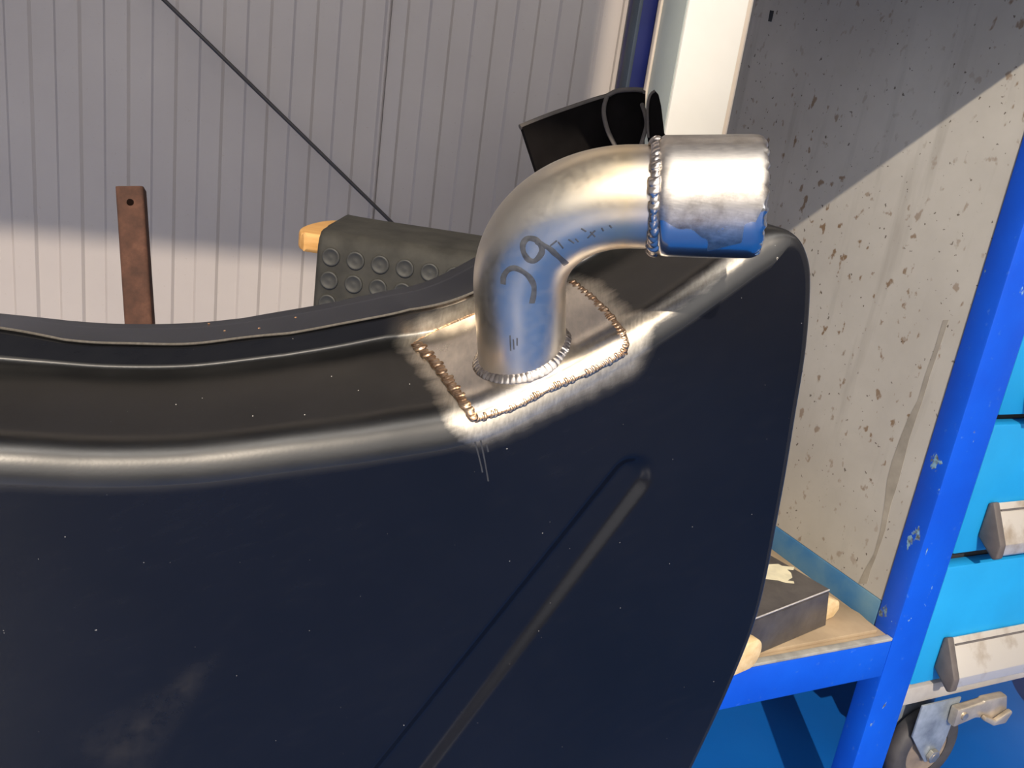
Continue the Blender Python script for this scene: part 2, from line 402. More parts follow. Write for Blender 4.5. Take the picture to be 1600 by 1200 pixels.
# unseen strip lamps, added for the panel shade line and leftward shadows (parallel to the bench)
BP = onz(1370, 960, .36); BFR = Fr((BP[0], BP[1], 0), AX, DX)
EDGE_D, EDGE_Z = -0.222, 1.216
def added_strip_lamp(dep, a, z, length, label):
    c = BFR(a, dep, z)
    t = thing('added_strip_lamp', label, 'lamp', c, 'added ceiling strip lamps')
    box('housing', BFR, a - length / 2 - .03, a + length / 2 + .03, dep - .05, dep + .05, z + .03, z + .08, 'lamp_housing', t, .004)
    tube('tube', [BFR(a - length / 2, dep, z), BFR(a - length / 4, dep, z), BFR(a, dep, z), BFR(a + length / 4, dep, z), BFR(a + length / 2, dep, z)], .028, 'lamp_tube', t, 10)
    for s in (-1, 1): tube('hanger', [BFR(a + s * length * .4, dep, z + .08), BFR(a + s * length * .4, dep, ROOM_H)], .004, 'cable_black', t, 6)
LZ = 3.3
added_strip_lamp(-1.45, 1.35, LZ, 1.5, 'unseen ceiling strip lamp added over the right side for leftward shadows')
added_strip_lamp(EDGE_D - (LZ - EDGE_Z) / 1.797, -1.15, LZ, 1.5, 'unseen ceiling strip lamp added above the work place for the panel shade line')

# ================================================================== PRESSED STEEL SHELL WITH ELBOW
PSI = math.radians(22)
E1 = np.array([math.cos(PSI), math.sin(PSI), 0]); E3 = np.array([-math.sin(PSI), math.cos(PSI), 0]); UP = np.array([0, 0, 1.])
SO = np.array([0.0162, 0.3373, 0.7922])
def spt(s, t, b): return SO + E1 * s + UP * t + E3 * b
def s_of(px, py, b=0.0):
    p = onp(px, py, SO + E3 * b, E3) - SO; return np.array([p @ E1, p[2]])
RP = [(-.34, -.018), (-.27, -.027), (-.1994, -.0316), (-.1698, -.0322), (-.1381, -.0302), (-.1041, -.0262), (-.0679, -.0195), (-.0307, -.0106), (-.0004, .0023), (.0306, .0185), (.053, .0355), (.0713, .0526), (.0839, .0658), (.0935, .0738), (.1031, .0745), (.1117, .0672), (.1180, .0545), (.1245, .0248), (.1282, -.0096), (.1323, -.053), (.1357, -.1144), (.1300, -.160), (.1184, -.2122), (.104, -.27), (.09, -.325)]
NU = 620
RP = [(x, y + .0055 * (1 - float(np.clip((x + .09) / .06, 0, 1))) + .003 * float(np.clip((-.14 - x) / .06, 0, 1)) + (float(np.interp(x, [-.06, -.03, 0, .03, .053, .0713, .084, .09], [0, .002, .0055, .0085, .0075, .005, .002, 0])) if y > -.03 else 0)) for x, y in RP]
RC = catmull(RP, NU)
tg = np.gradient(RC, axis=0); tg /= np.linalg.norm(tg, axis=1)[:, None]
nr = np.stack([-tg[:, 1], tg[:, 0]], 1)                       # outward in the face plane
ic = int(np.argmax(RC[:, 1])); uu = np.arange(NU)
arc = np.r_[0, np.cumsum(np.linalg.norm(np.diff(RC, axis=0), axis=1))]
side = sstep(arc, arc[ic] - .012, arc[ic] + .012)           # 0 on the top run, 1 down the right side
rd = (1 - side)[:, None] * np.array([0, 1.]) + side[:, None] * nr
rd /= np.linalg.norm(rd, axis=1)[:, None]
W_SH, LIPB, BACKB = .066, .0690, .112
rise_back = np.interp(RC[:, 0], [-.218, -.19, -.15, -.115, -.08, -.048, -.016, .003], [.0155, .0152, .017, .0185, .0225, .0265, .0275, .028])
RISE = np.interp(RC[:, 0], [-.2, -.14, -.1, -.055, -.015, .05], [.0070, .0084, .0100, .0140, .0125, .0095])
LIPR = np.interp(RC[:, 0], [-.21, -.1875, -.1385, -.0987, -.068, -.045, -.0138], [.0215, .0195, .0205, .0218, .0252, .0280, .0265])
rr = np.interp(RC[:, 0], [-.2, -.05, .02], [.0165, .016, .015]) * (1 - side) + .0045 * side
RISE_F = RISE * (1 - side) - .003 * side
LIP_F = LIPR * (1 - side) - .003 * side
BACK_F = rise_back * (1 - side) - .003 * side
rows = []; row_meta = []
def row_b(bv, rise): rows.append(np.stack([RC[:, 0] + rd[:, 0] * rise, RC[:, 1] + rd[:, 1] * rise, np.broadcast_to(bv, (NU,))], 1))
Z1 = np.ones(NU)
wob = .0002 * np.sin(arc * 60) + .0002 * np.sin(arc * 143 + 1)         # hand-trimmed lip edge
row_b(BACKB, BACK_F - .05)
row_b(BACKB, BACK_F - .004)
for f in (0, .3, .7, .975, 1): row_b(BACKB + (LIPB - BACKB) * (.03 + .97 * f), BACK_F + (LIP_F - BACK_F) * f + wob * f * (1 - side))
row_b(LIPB - .0006, LIP_F - .0008 + wob * (1 - side))
for f in (.06, .25, .5, .75, .92): row_b(LIPB - .0006 + .0004 * f, LIP_F + (RISE_F - LIP_F) * f * .85 + wob * (1 - f) * (1 - side))
# little fillet between riser and shoulder, standing slightly proud
for f in np.linspace(0, 1, 9):
    p0 = (LIPB - .0002, LIP_F + (RISE_F - LIP_F) * .85); p1 = (LIPB - .0002, RISE_F + 0.0004 * (1 - side)); p2 = (W_SH - .0060, RISE_F * (W_SH - .006) / W_SH)
    row_b((1 - f) ** 2 * p0[0] + 2 * f * (1 - f) * p1[0] + f * f * p2[0], (1 - f) ** 2 * p0[1] + 2 * f * (1 - f) * p1[1] + f * f * p2[1])
L_ = rr * .80
cross = .0012 * (1 - side)                                             # the shoulder is faintly dished
NSH = 26
for f in np.linspace(0, 1, NSH)[1:]:
    b = (W_SH - .006) + (L_ - (W_SH - .006)) * f
    row_b(b, RISE_F * b / W_SH - cross * np.sin(math.pi * f))
for f in np.linspace(0, 1, 17)[1:]:
    b = (1 - f) ** 2 * L_
    inset = f * f * L_
    r_ = RISE_F * b / W_SH
    rows.append(np.stack([RC[:, 0] + rd[:, 0] * r_ - nr[:, 0] * inset, RC[:, 1] + rd[:, 1] * r_ - nr[:, 1] * inset, b], 1))
face0 = rows[-1]
worn_rows = [(.03 if i < 13 else 1.0) * (1 - .85 * side) for i, _ in enumerate(rows)]
BOT_T = -.325
fr_ = arc / arc[-1]
BS = np.stack([-.34 + (.09 + .34) * fr_, np.full(NU, BOT_T)], 1)
NF = 190
ga, gb = s_of(985, 748), s_of(640, 1190)
gd = gb - ga; gl = np.linalg.norm(gd); gd /= gl; gn = np.array([-gd[1], gd[0]])
def groove(P):
    q = P - ga; x = q @ gd; y = q @ gn
    hw = .0085 + .0030 * np.clip(x / gl, 0, 1.3)
    ex = np.maximum(0, -x); dist = np.sqrt(ex ** 2 + y ** 2)
    return .0032 * (1 - sstep(dist, hw - .0035, hw + .0035))
for f in np.linspace(0, 1, NF)[1:]:
    g = f ** 1.15
    P2 = face0[:, :2] * (1 - g) + BS * g
    rows.append(np.concatenate([P2, groove(P2)[:, None]], 1))
    worn_rows.append((1 - sstep(np.linalg.norm(P2 - face0[:, :2], axis=1), -.006, .0045)) * (1 - side))
R3 = np.array(rows)                                                    # (nrows, NU, 3) in s,t,b
nrow = R3.shape[0]
VW = SO + R3[..., 0:1] * E1 + R3[..., 1:2] * UP + R3[..., 2:3] * E3
Vt = VW.transpose(1, 0, 2).reshape(-1, 3); ST = R3.transpose(1, 0, 2).reshape(-1, 3)
shell_faces = grid_faces(NU, nrow)
tank = thing('steel_shell', 'dark pressed-steel shell with a welded patch and stainless pipe elbow, filling the foreground', 'metal panel', spt(-.1, BOT_T, .05))
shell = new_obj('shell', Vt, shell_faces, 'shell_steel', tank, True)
SBVH = BVHTree.FromPolygons([tuple(v) for v in Vt], shell_faces)
def hit(bvh, px, py):
    r = ray(px, py); l, n, i, d = bvh.ray_cast(Vector(CAM), Vector(r).normalized())
    if l is None: return None, None
    n = np.array(n); l = np.array(l)
    if n @ r > 0: n = -n
    return l, n
# plate outline, in picture terms traced on the shell's own surface
L_E = catmull([(650, 538), (676, 562), (706, 602), (742, 655)], 40)
B_E = catmull([(742, 655), (800, 636), (860, 606), (920, 580), (972, 552)], 60)
T_E = catmull([(650, 538), (700, 512), (760, 487), (830, 462), (893, 442)], 60)
R_E = catmull([(893, 442), (930, 473), (962, 508), (976, 532), (972, 552)], 40)
def curve_on(bvh, pts, lift=0.0):
    out = []; ns = []
    for q in pts:
        l, n = hit(bvh, *q)
        if l is not None: out.append(l + n * lift); ns.append(n)
    return np.array(out), np.array(ns)
NPU, NPV = 60, 40
G = np.zeros((NPU, NPV, 2))
for i in range(NPU):
    for j in range(NPV):
        u, v = i / (NPU - 1), j / (NPV - 1)
        G[i, j] = (1 - v) * T_E[i] + v * B_E[i] + (1 - u) * L_E[j] + u * R_E[j] - ((1 - u) * (1 - v) * T_E[0] + u * (1 - v) * T_E[-1] + (1 - u) * v * L_E[-1] + u * v * B_E[-1])
PV = np.zeros((NPU, NPV, 3)); PN = np.zeros((NPU, NPV, 3))
for i in range(NPU):
    for j in range(NPV):
        l, n = hit(SBVH, *G[i, j]); PV[i, j] = l; PN[i, j] = n
for _ in range(6):
    PV[1:-1] = .5 * PV[1:-1] + .25 * (PV[:-2] + PV[2:]); PV[:, 1:-1] = .5 * PV[:, 1:-1] + .25 * (PV[:, :-2] + PV[:, 2:])
    PN[1:-1] = .5 * PN[1:-1] + .25 * (PN[:-2] + PN[2:]); PN[:, 1:-1] = .5 * PN[:, 1:-1] + .25 * (PN[:, :-2] + PN[:, 2:])
PN /= np.linalg.norm(PN, axis=2)[..., None]
# 'bare' ground-bright halo around the plate and painted grey reflection smear, stored per vertex
pm = PV.reshape(-1, 3)[::7]
d2 = np.full(len(Vt), 9.0)
near = np.linalg.norm(Vt - pm.mean(0), axis=1) < .12
vn = Vt[near]; dd = np.min(np.linalg.norm(vn[:, None, :] - pm[None, :, :], axis=2), axis=1); d2[near] = dd
edge_s = ST[:, 0]
bare = np.clip(1.15 - d2 / .0135, 0, 1)
_b = bare.reshape(NU, nrow); _b[:, 6:8] = np.maximum(_b[:, 6:8], (.8 * (1 - side))[:, None]); bare = _b.reshape(-1)
bare *= np.where((ST[:, 2] > .070), .55, 1.0)
ridge_rub = np.clip(1 - np.abs(ST[:, 2] - .004) / .012, 0, 1) * np.clip((ST[:, 0] + .12) / .1, 0, 1) * .12
ridge_rub = np.maximum(ridge_rub, np.exp(-((ST[:, 2] - .0050) / .0042) ** 2) * sstep(ST[:, 0], .015, .04) * (1 - sstep(ST[:, 0], .078, .092)) * .62 * (ST[:, 1] > -.01))
at_ = shell.data.attributes.new('bare', 'FLOAT', 'POINT'); at_.data.foreach_set('value', np.clip(bare + ridge_rub, 0, 1).astype(np.float32))
at_ = shell.data.attributes.new('worn', 'FLOAT', 'POINT'); at_.data.foreach_set('value', np.clip(np.array(worn_rows).T.reshape(-1) + bare, 0, 1).astype(np.float32))
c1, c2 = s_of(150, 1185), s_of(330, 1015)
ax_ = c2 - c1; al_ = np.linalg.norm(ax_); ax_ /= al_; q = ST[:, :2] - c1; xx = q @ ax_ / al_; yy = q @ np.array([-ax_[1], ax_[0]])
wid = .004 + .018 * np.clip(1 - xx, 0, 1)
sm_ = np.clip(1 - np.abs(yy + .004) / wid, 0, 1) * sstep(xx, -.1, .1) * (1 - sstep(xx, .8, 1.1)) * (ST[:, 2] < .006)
at_ = shell.data.attributes.new('reflection_smear', 'FLOAT', 'POINT'); at_.data.foreach_set('value', sm_.astype(np.float32))

plate_top = PV + PN * .0014; plate_bot = PV - PN * .0006
pv = np.concatenate([plate_top.reshape(-1, 3), plate_bot.reshape(-1, 3)])
pf = grid_faces(NPU, NPV)
rim = [i * NPV for i in range(NPU)] + [(NPU - 1) * NPV + j for j in range(1, NPV)] + [i * NPV + NPV - 1 for i in range(NPU - 2, -1, -1)] + [j for j in range(NPV - 2, 0, -1)]
nb = NPU * NPV
pf += [(rim[k], rim[(k + 1) % len(rim)], nb + rim[(k + 1) % len(rim)], nb + rim[k]) for k in range(len(rim))]
plate = new_obj('patch_plate', pv, pf, 'plate_steel', tank, True, 50); fix_normals(plate)
plate['label'] = 'bright ground steel patch plate'
ptris = grid_faces(NPU, NPV)
PBVH = BVHTree.FromPolygons([tuple(v) for v in plate_top.reshape(-1, 3)], ptris)

def weld(name, pts, nrm, w, h, pitch, mat, parent, seed=0, rag=.25, deep=.5):
    """a rippled bead: a half-round ridge whose height swells once per droplet"""
    r_ = np.random.default_rng(seed)
    pts = np.array(pts); L = np.r_[0, np.cumsum(np.linalg.norm(np.diff(pts, axis=0), axis=1))]
    ns = max(12, int(L[-1] / pitch * 7)); s = np.linspace(0, L[-1], ns)
    P = np.stack([np.interp(s, L, pts[:, k]) for k in range(3)], 1); N = np.stack([np.interp(s, L, nrm[:, k]) for k in range(3)], 1)
    N /= np.linalg.norm(N, axis=1)[:, None]
    T = np.gradient(P, axis=0); T /= np.linalg.norm(T, axis=1)[:, None]; B = np.cross(T, N)
    ph = (s / pitch) % 1.0; idx = (s / pitch).astype(int)
    amp = 1 + rag * r_.uniform(-1, 1, idx.max() + 2)[idx]; offs = rag * w * .35 * r_.uniform(-1, 1, idx.max() + 2)[idx]
    k_ = 9; V = []
    prof = (1 - deep) + deep * np.sqrt(np.clip(1 - (2 * ph - 1) ** 2, 0, 1))
    for i in range(ns):
        for j in range(k_):
            a = math.pi * j / (k_ - 1)
            skew = T[i] * (pitch * .5 * (math.sin(a) - .5))
            V.append(P[i] + B[i] * (math.cos(a) * w * (.8 + .2 * prof[i]) * amp[i] + offs[i]) + N[i] * (math.sin(a) * h * prof[i] * amp[i] - .0004) + skew)
    Fs = grid_faces(ns, k_) + [tuple(range(k_)), tuple((ns - 1) * k_ + j for j in range(k_))[::-1]]
    o = new_obj(name, V, Fs, mat, parent, True); fix_normals(o); return o
for E_, w, h, pit, sd_ in ((L_E, .0027, .0017, .0032, 1), (B_E, .0018, .0012, .0016, 2), (T_E, .0020, .0008, .0016, 3), (R_E, .0019, .0013, .0020, 4)):
    p, n = curve_on(SBVH, E_, .0008)
    o = weld('weld_seam', p, n, w, h, pit, 'weld_copper', plate, sd_)

# ---- elbow
P0 = at(817, 600, .381); P1 = at(812, 452, .3525); P3 = at(1022, 308, .3190); P4 = at(1189, 308, .3135); P2 = P3 - (P4 - P3) * .22
RT = .0190
u01 = (P1 - P0) / np.linalg.norm(P1 - P0); u32 = (P2 - P3) / np.linalg.norm(P2 - P3)
hl = np.linalg.norm(P2 - P1) * .40
cl_pts = [P0 + (P1 - P0) * f for f in np.linspace(0, 1, 18, endpoint=False)]
for f in np.linspace(0, 1, 60):
    c0, c1_, c2_, c3 = P1, P1 + u01 * hl, P2 + u32 * hl, P2
    cl_pts.append((1 - f) ** 3 * c0 + 3 * f * (1 - f) ** 2 * c1_ + 3 * f * f * (1 - f) * c2_ + f ** 3 * c3)
cl_pts += [P2 + (P3 + (P4 - P3) * .2 - P2) * f for f in np.linspace(0, 1, 12)[1:]]
SEG = 72
EV, en = sweep(cl_pts, RT, SEG); EVi, _ = sweep(cl_pts, RT - .0015, SEG)
EF = grid_faces(en, SEG, True)
off = len(EV)
ef = EF + [tuple(off + i for i in f[::-1]) for f in EF]
ef += [((en - 1) * SEG + k, (en - 1) * SEG + (k + 1) % SEG, off + (en - 1) * SEG + (k + 1) % SEG, off + (en - 1) * SEG + k) for k in range(SEG)]
elbow = new_obj('pipe_elbow', EV + EVi, ef, 'elbow_steel', tank, True, 60)
fix_normals(elbow); elbow['label'] = 'bent stainless pipe elbow'
aL = np.r_[0, np.cumsum(np.linalg.norm(np.diff(np.array(cl_pts), axis=0), axis=1))]; aL /= aL[-1]
al_attr = np.repeat(aL, SEG); at_ = elbow.data.attributes.new('along', 'FLOAT', 'POINT'); at_.data.foreach_set('value', np.r_[al_attr, al_attr].astype(np.float32))
EBVH = BVHTree.FromPolygons([tuple(v) for v in EV], EF)
# base weld: where the pipe wall meets the plate
ring = []; rn = []
axd = -u01
_, T0, N0, B0 = frames_along(cl_pts[:20])
for k in range(97):
    a = 2 * math.pi * k / 96
    o_ = P1 + RT * 1.03 * (math.cos(a) * N0[17] + math.sin(a) * B0[17])
    l, n, i, d = PBVH.ray_cast(Vector(o_), Vector(axd))
    if l is None: l, n, i, d = SBVH.ray_cast(Vector(o_), Vector(axd))
    if l is None: continue
    l = np.array(l); n = np.array(n); n = n if n @ u01 > 0 else -n
    ring.append(l); rad = (o_ - P1) / np.linalg.norm(o_ - P1); v = n + rad * .8; rn.append(v / np.linalg.norm(v))
weld('weld_seam', ring, np.array(rn), .0036, .0020, .0023, 'weld_silver', elbow, 9, .06, .13)
# ---- collar
cax = (P4 - P3) / np.linalg.norm(P4 - P3); CL = np.linalg.norm(P4 - P3); RCo = .0222
cn = np.array([0, 0, 1.]) - cax[2] * cax; cn /= np.linalg.norm(cn); cb = np.cross(cax, cn)
prof = [(0.0, RT - .0002), (0.0, RCo - .0042), (.0006, RCo - .0022), (.0016, RCo - .0009), (.0032, RCo)]
prof += [(x, RCo) for x in np.linspace(.006, CL - .004, 22)]
prof += [(CL - .0022, RCo - .0002), (CL - .0009, RCo - .0008), (CL - .0002, RCo - .0017), (CL, RCo - .0028), (CL - .0004, RCo - .0038), (CL - .002, RCo - .0042), (.008, RCo - .0042), (.008, RT - .0002)]
CS = 144; CV = []; wipe = []; scor = []
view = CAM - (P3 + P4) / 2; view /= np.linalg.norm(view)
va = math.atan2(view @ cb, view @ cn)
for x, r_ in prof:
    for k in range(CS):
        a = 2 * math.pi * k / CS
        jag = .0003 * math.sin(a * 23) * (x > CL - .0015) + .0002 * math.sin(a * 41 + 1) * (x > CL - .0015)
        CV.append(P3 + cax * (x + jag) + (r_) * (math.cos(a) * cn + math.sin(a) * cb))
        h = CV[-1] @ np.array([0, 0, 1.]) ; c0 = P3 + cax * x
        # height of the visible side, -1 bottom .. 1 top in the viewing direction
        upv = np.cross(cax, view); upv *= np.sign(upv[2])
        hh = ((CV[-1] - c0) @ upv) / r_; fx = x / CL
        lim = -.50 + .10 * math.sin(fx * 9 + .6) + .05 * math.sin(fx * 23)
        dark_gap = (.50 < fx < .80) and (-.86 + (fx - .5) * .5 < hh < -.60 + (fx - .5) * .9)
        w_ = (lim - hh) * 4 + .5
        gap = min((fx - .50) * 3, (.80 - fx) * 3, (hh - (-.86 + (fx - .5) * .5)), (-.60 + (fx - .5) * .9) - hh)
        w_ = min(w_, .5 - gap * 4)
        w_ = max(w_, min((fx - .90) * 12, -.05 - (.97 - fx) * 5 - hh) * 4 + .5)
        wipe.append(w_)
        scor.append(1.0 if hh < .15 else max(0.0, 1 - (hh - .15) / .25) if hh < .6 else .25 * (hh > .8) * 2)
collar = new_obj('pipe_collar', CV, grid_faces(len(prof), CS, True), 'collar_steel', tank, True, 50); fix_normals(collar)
collar['label'] = 'short wider stainless collar on the pipe mouth'
for nm, arr in (('wipe', wipe), ('scorch', scor)):
    at_ = collar.data.attributes.new(nm, 'FLOAT', 'POINT'); at_.data.foreach_set('value', np.array(arr, np.float32))
rg = []; rgn = []
for k in range(129):
    a = 2 * math.pi * k / 128; rad = math.cos(a) * cn + math.sin(a) * cb
    rg.append(P3 + cax * (-.0004) + rad * (RT + .0016)); v = rad * .9 - cax * .45; rgn.append(v / np.linalg.norm(v))
weld('weld_seam', rg, np.array(rgn), .0022, .0016, .0030, 'weld_silver', collar, 12, .28, .35)

# ---- marker writing on the elbow (the hand-written 29 and the faint printed line)
def ink(name, strokes, width, bvh, parent, mat='marker_ink'):
    V = []; Fs = []
    for st_ in strokes:
        w_ = width
        pts = catmull(st_, max(8, 8 * len(st_))) if len(st_) > 2 else np.array([np.array(st_[0]) + (np.array(st_[1]) - np.array(st_[0])) * f for f in np.linspace(0, 1, 5)])
        p, n = curve_on(bvh, pts, .00012)
        if len(p) < 2: continue
        T = np.gradient(p, axis=0); T /= np.linalg.norm(T, axis=1)[:, None]
        B = np.cross(T, n); o_ = len(V)
        for i in range(len(p)):
            ww = w_ * (.92 + .08 * math.sin(i * .31))
            for j in (-1, -.33, .33, 1):
                q = p[i] + B[i] * ww * j; l, nn, ii, d_ = bvh.find_nearest(Vector(q)); nn = np.array(nn); nn = nn if nn @ n[i] > 0 else -nn
                V.append(np.array(l) + nn * (.00016 - .0001 * (abs(j) == 1)))
        for i in range(len(p) - 1):
            for j in range(3): a = o_ + i * 4 + j; Fs.append((a, a + 1, a + 5, a + 4))
    return new_obj(name, V, Fs, mat, parent, True)
ink('handwriting', [[(786, 444), (787, 432), (794, 422), (804, 419), (816, 424), (827, 433), (834, 446), (834, 460), (831, 474)],
                    [(844, 381), (836, 374), (824, 373), (817, 382), (818, 394), (825, 405), (834, 408), (842, 402), (847, 392), (844, 381)],
                    [(838, 377), (848, 383), (858, 388), (868, 397), (878, 406), (885, 413)]], .00122, EBVH, elbow)
ink('printed_line', [[(858, 386), (864, 390)], [(860, 384), (870, 376)], [(872, 378), (880, 388)], [(888, 374), (897, 380)], [(899, 373), (904, 378)], [(908, 357), (916, 362)], [(918, 372), (930, 360)], [(922, 362), (930, 370)], [(940, 356), (943, 361)], [(952, 352), (956, 356)]], .00032, EBVH, elbow)
ink('printed_tick', [[(802, 530), (803, 546)], [(808, 528), (808, 540)], [(797, 524), (798, 548)]], .0003, EBVH, elbow)
# grinding scratches below the plate, copper spatter on the lip
def specks(name, pts, rad, mat):
    for q in pts:
        l, n = hit(SBVH, *q)
        if l is None: continue
        bm = bmesh.new(); bmesh.ops.create_icosphere(bm, subdivisions=1, radius=rad)
        for v in bm.verts: v.co = Vector((v.co.x * random.uniform(.8, 1.4), v.co.y * random.uniform(.8, 1.4), v.co.z * .6)) + Vector(l)
        bm_obj(name, bm, mat, tank)
ink('grinding_scratch', [[(742, 690), (748, 712), (754, 738)], [(751, 688), (757, 718), (763, 752)], [(760, 694), (763, 706)]], .00035, SBVH, shell, 'scratch_grey')
specks('spatter', [(326, 506), (351, 517), (405, 513), (462, 496)], .0006, 'copper_fleck')
specks('metal_chip', [(275, 632), (316, 622), (395, 650), (476, 648), (518, 588), (560, 610), (640, 600)], .00025, 'pale_chip')

# low steel stand that carries the shell (below the frame)
tbz = SO[2] + BOT_T
sfr = Fr((SO[0], SO[1], 0), E1, E3)
tb = thing('work_stand', 'low dark steel stand under the pressed-steel shell', 'stand', sfr(-.15, .06, 0))
box('top_plate', sfr, -.40, .085, -.02, .20, tbz - .02, tbz, 'table_steel', tb, .002)
for a in (-.38, .045):
    for d in (0.0, .17): box('leg', sfr, a, a + .03, d, d + .03, 0, tbz - .02, 'table_steel', tb)

# ================================================================== WORKBENCH (blue frame, dirty side panel)
SHZ = .345
bench = thing('workbench', 'blue-framed workbench with a dirty off-white side panel, right of the pipe elbow', 'workbench', BFR(-.2, .2, 0))
PD, PW = .032, .060; TOPZ = 1.216
box('post', BFR, 0, PW, -PD, 0, 0, TOPZ, 'frame_blue', bench, .0025)
box('post', BFR, .0245, .0245 + PW, .467, .499, 0, TOPZ, 'frame_blue', bench, .0025)
for d in (-PD, .467): box('post', BFR, 1.22, 1.28, d, d + PD, 0, TOPZ, 'frame_blue', bench, .0025)
for d in (-PD, .467): box('short_post', BFR, -.35, -.31, d, d + PD, 0, SHZ - .003, 'frame_blue', bench, .0025)
fr_rail = box('front_rail', BFR, -.31, -.0005, -PD, -PD + .03, SHZ - .055, SHZ - .003, 'frame_blue', bench, .002)
box('rail_lip', BFR, -.31, -.0005, -PD + .0005, -PD + .0095, SHZ - .003, SHZ + .0012, 'rail_wear', bench, .0008)
box('side_rail', BFR, .0005, .03, .0005, .499, SHZ - .03, SHZ + .034, 'frame_dusty', bench, .002)
box('back_rail', BFR, -.31, -.0005, .482, .51, SHZ - .055, SHZ - .003, 'frame_blue', bench, .002)
box('shelf_board', BFR, -.31, .0002, -PD + .010, .48, SHZ - .018, SHZ - .0005, 'shelf_board', bench, .001)
sp_ = box('side_panel', BFR, .002, .024, .0005, .499, SHZ + .0345, TOPZ - .0005, 'dirty_panel', bench, .0008)
sp_['label'] = 'stained off-white side panel'
box('worktop', BFR, -.33, 1.3, EDGE_D, .505, TOPZ, TOPZ + .05, 'table_steel', bench, .003)
# slot near the top of the panel and the dried run of liquid along it
pn = -AX; ppt = BFR(.002, 0, 0)
def on_panel(px, py, lift=.0004): return onp(px, py, ppt + pn * lift, AX)
def panel_poly(name, outline, mat, lift=.0005):
    V = [on_panel(*q, lift) for q in outline]; k = len(V); V2 = [v - pn * (lift + .002) for v in V]
    return new_obj(name, V + V2, [tuple(range(k))] + [(i, (i + 1) % k, k + (i + 1) % k, k + i) for i in range(k)], mat, sp_)
panel_poly('slot', [(1203, 16), (1209, 17), (1205, 34), (1200, 33)], 'cabinet_inside', .0006)
run = [(1478, 500, 9), (1465, 540, 8), (1450, 585, 6), (1438, 625, 8), (1425, 655, 12), (1414, 685, 14), (1402, 720, 18), (1395, 750, 18), (1386, 790, 9), (1378, 830, 7), (1368, 865, 7), (1356, 890, 9), (1347, 912, 13)]
rl = [(x - w * .5 + random.uniform(-1.5, 1.5), y) for x, y, w in run]; rr_ = [(x + w * .5 + random.uniform(-1.5, 1.5), y) for x, y, w in run]
panel_poly('dried_run', rl + rr_[::-1], 'dried_run', .0003)

# ---- things on the bench shelf
# pack of thin board under the block
bd = thing('scrap_board', 'pale brown scrap board lying on the bench shelf under the steel block', 'board', BFR(-.1, .03, SHZ))
prism('board_sheet', [(-.29, -.018), (-.012, -.016), (-.006, .02), (-.03, .11), (-.30, .10)], BFR, 'z', SHZ, SHZ + .005, 'shelf_board', bd, .0005)
rot = math.radians(12.5)
BA = AX * math.cos(rot) + DX * math.sin(rot); BD = -AX * math.sin(rot) + DX * math.cos(rot)
BTZ = .405; o_ = BFR(-.090, .004, 0); bfr2 = Fr((o_[0], o_[1], 0), BA, BD)
zb = SHZ + .005
blk = thing('steel_block', 'dark oily steel box section with a torn tape patch, sitting over wooden blocks', 'steel block', bfr2(-.1, .07, zb))
zc = zb + .0005
box('block_top', bfr2, -.22, 0, 0, .15, BTZ - .004, BTZ, 'oiled_steel', blk, .0008)
prism('block_flange', [(-.22, zc), (.014, zc), (0, BTZ - .0042), (-.22, BTZ - .0042)], bfr2, 'd', 0, .004, 'oiled_steel', blk, .0008)
box('block_flange', bfr2, -.22, 0, .146, .15, zc, BTZ - .0042, 'oiled_steel', blk, .0008)
tube('worn_edge', [bfr2(-.215 + .213 * f, -.0001, BTZ) for f in np.linspace(0, 1, 8)], .0009, 'worn_edge_steel', blk, 6)
tq = [(1196, 882), (1216, 881), (1222, 884), (1241, 886), (1240, 890), (1229, 889), (1236, 895), (1238, 902), (1230, 907), (1240, 908), (1241, 911), (1228, 910), (1215, 906), (1196, 904)]
tv = [onz(*q, BTZ + .0005) for q in tq]; k = len(tv)
new_obj('tape_patch', tv + [v - np.array([0, 0, .0012]) for v in tv], [tuple(range(k))] + [(i, (i + 1) % k, k + (i + 1) % k, k + i) for i in range(k)], 'masking_tape', blk)
t = thing('wood_block', 'pale wooden wedge poking out beyond the right end of the steel block', 'wood block', bfr2(-.03, .05, zb), 'wood blocks by the steel block')
prism('wedge', [(-.10, zb), (.040, zb), (.050, zb + .010), (.046, zb + .022), (.020, zb + .034), (-.012, BTZ - .0043), (-.10, BTZ - .0043)], bfr2, 'd', .006, .050, 'pale_wood', t, .003)
t = thing('wood_block', 'rounded pale wooden block end lying before the left end of the steel block', 'wood block', bfr2(-.13, -.03, zb), 'wood blocks by the steel block')
c0 = onz(1163, 1012, .362) - bfr2.o; ca = float(c0 @ BA) - .022
rd_ = .019
pts = [(ca - .03, zb), (ca, zb)] + [(ca + .010 + rd_ * .8 * math.cos(x), zb + rd_ + rd_ * math.sin(x)) for x in np.linspace(-math.pi / 2, math.pi / 2, 12)] + [(ca - .03, zb + 2 * rd_)]
prism('block', pts, bfr2, 'd', -.014, -.001, 'pale_wood', t, .002)

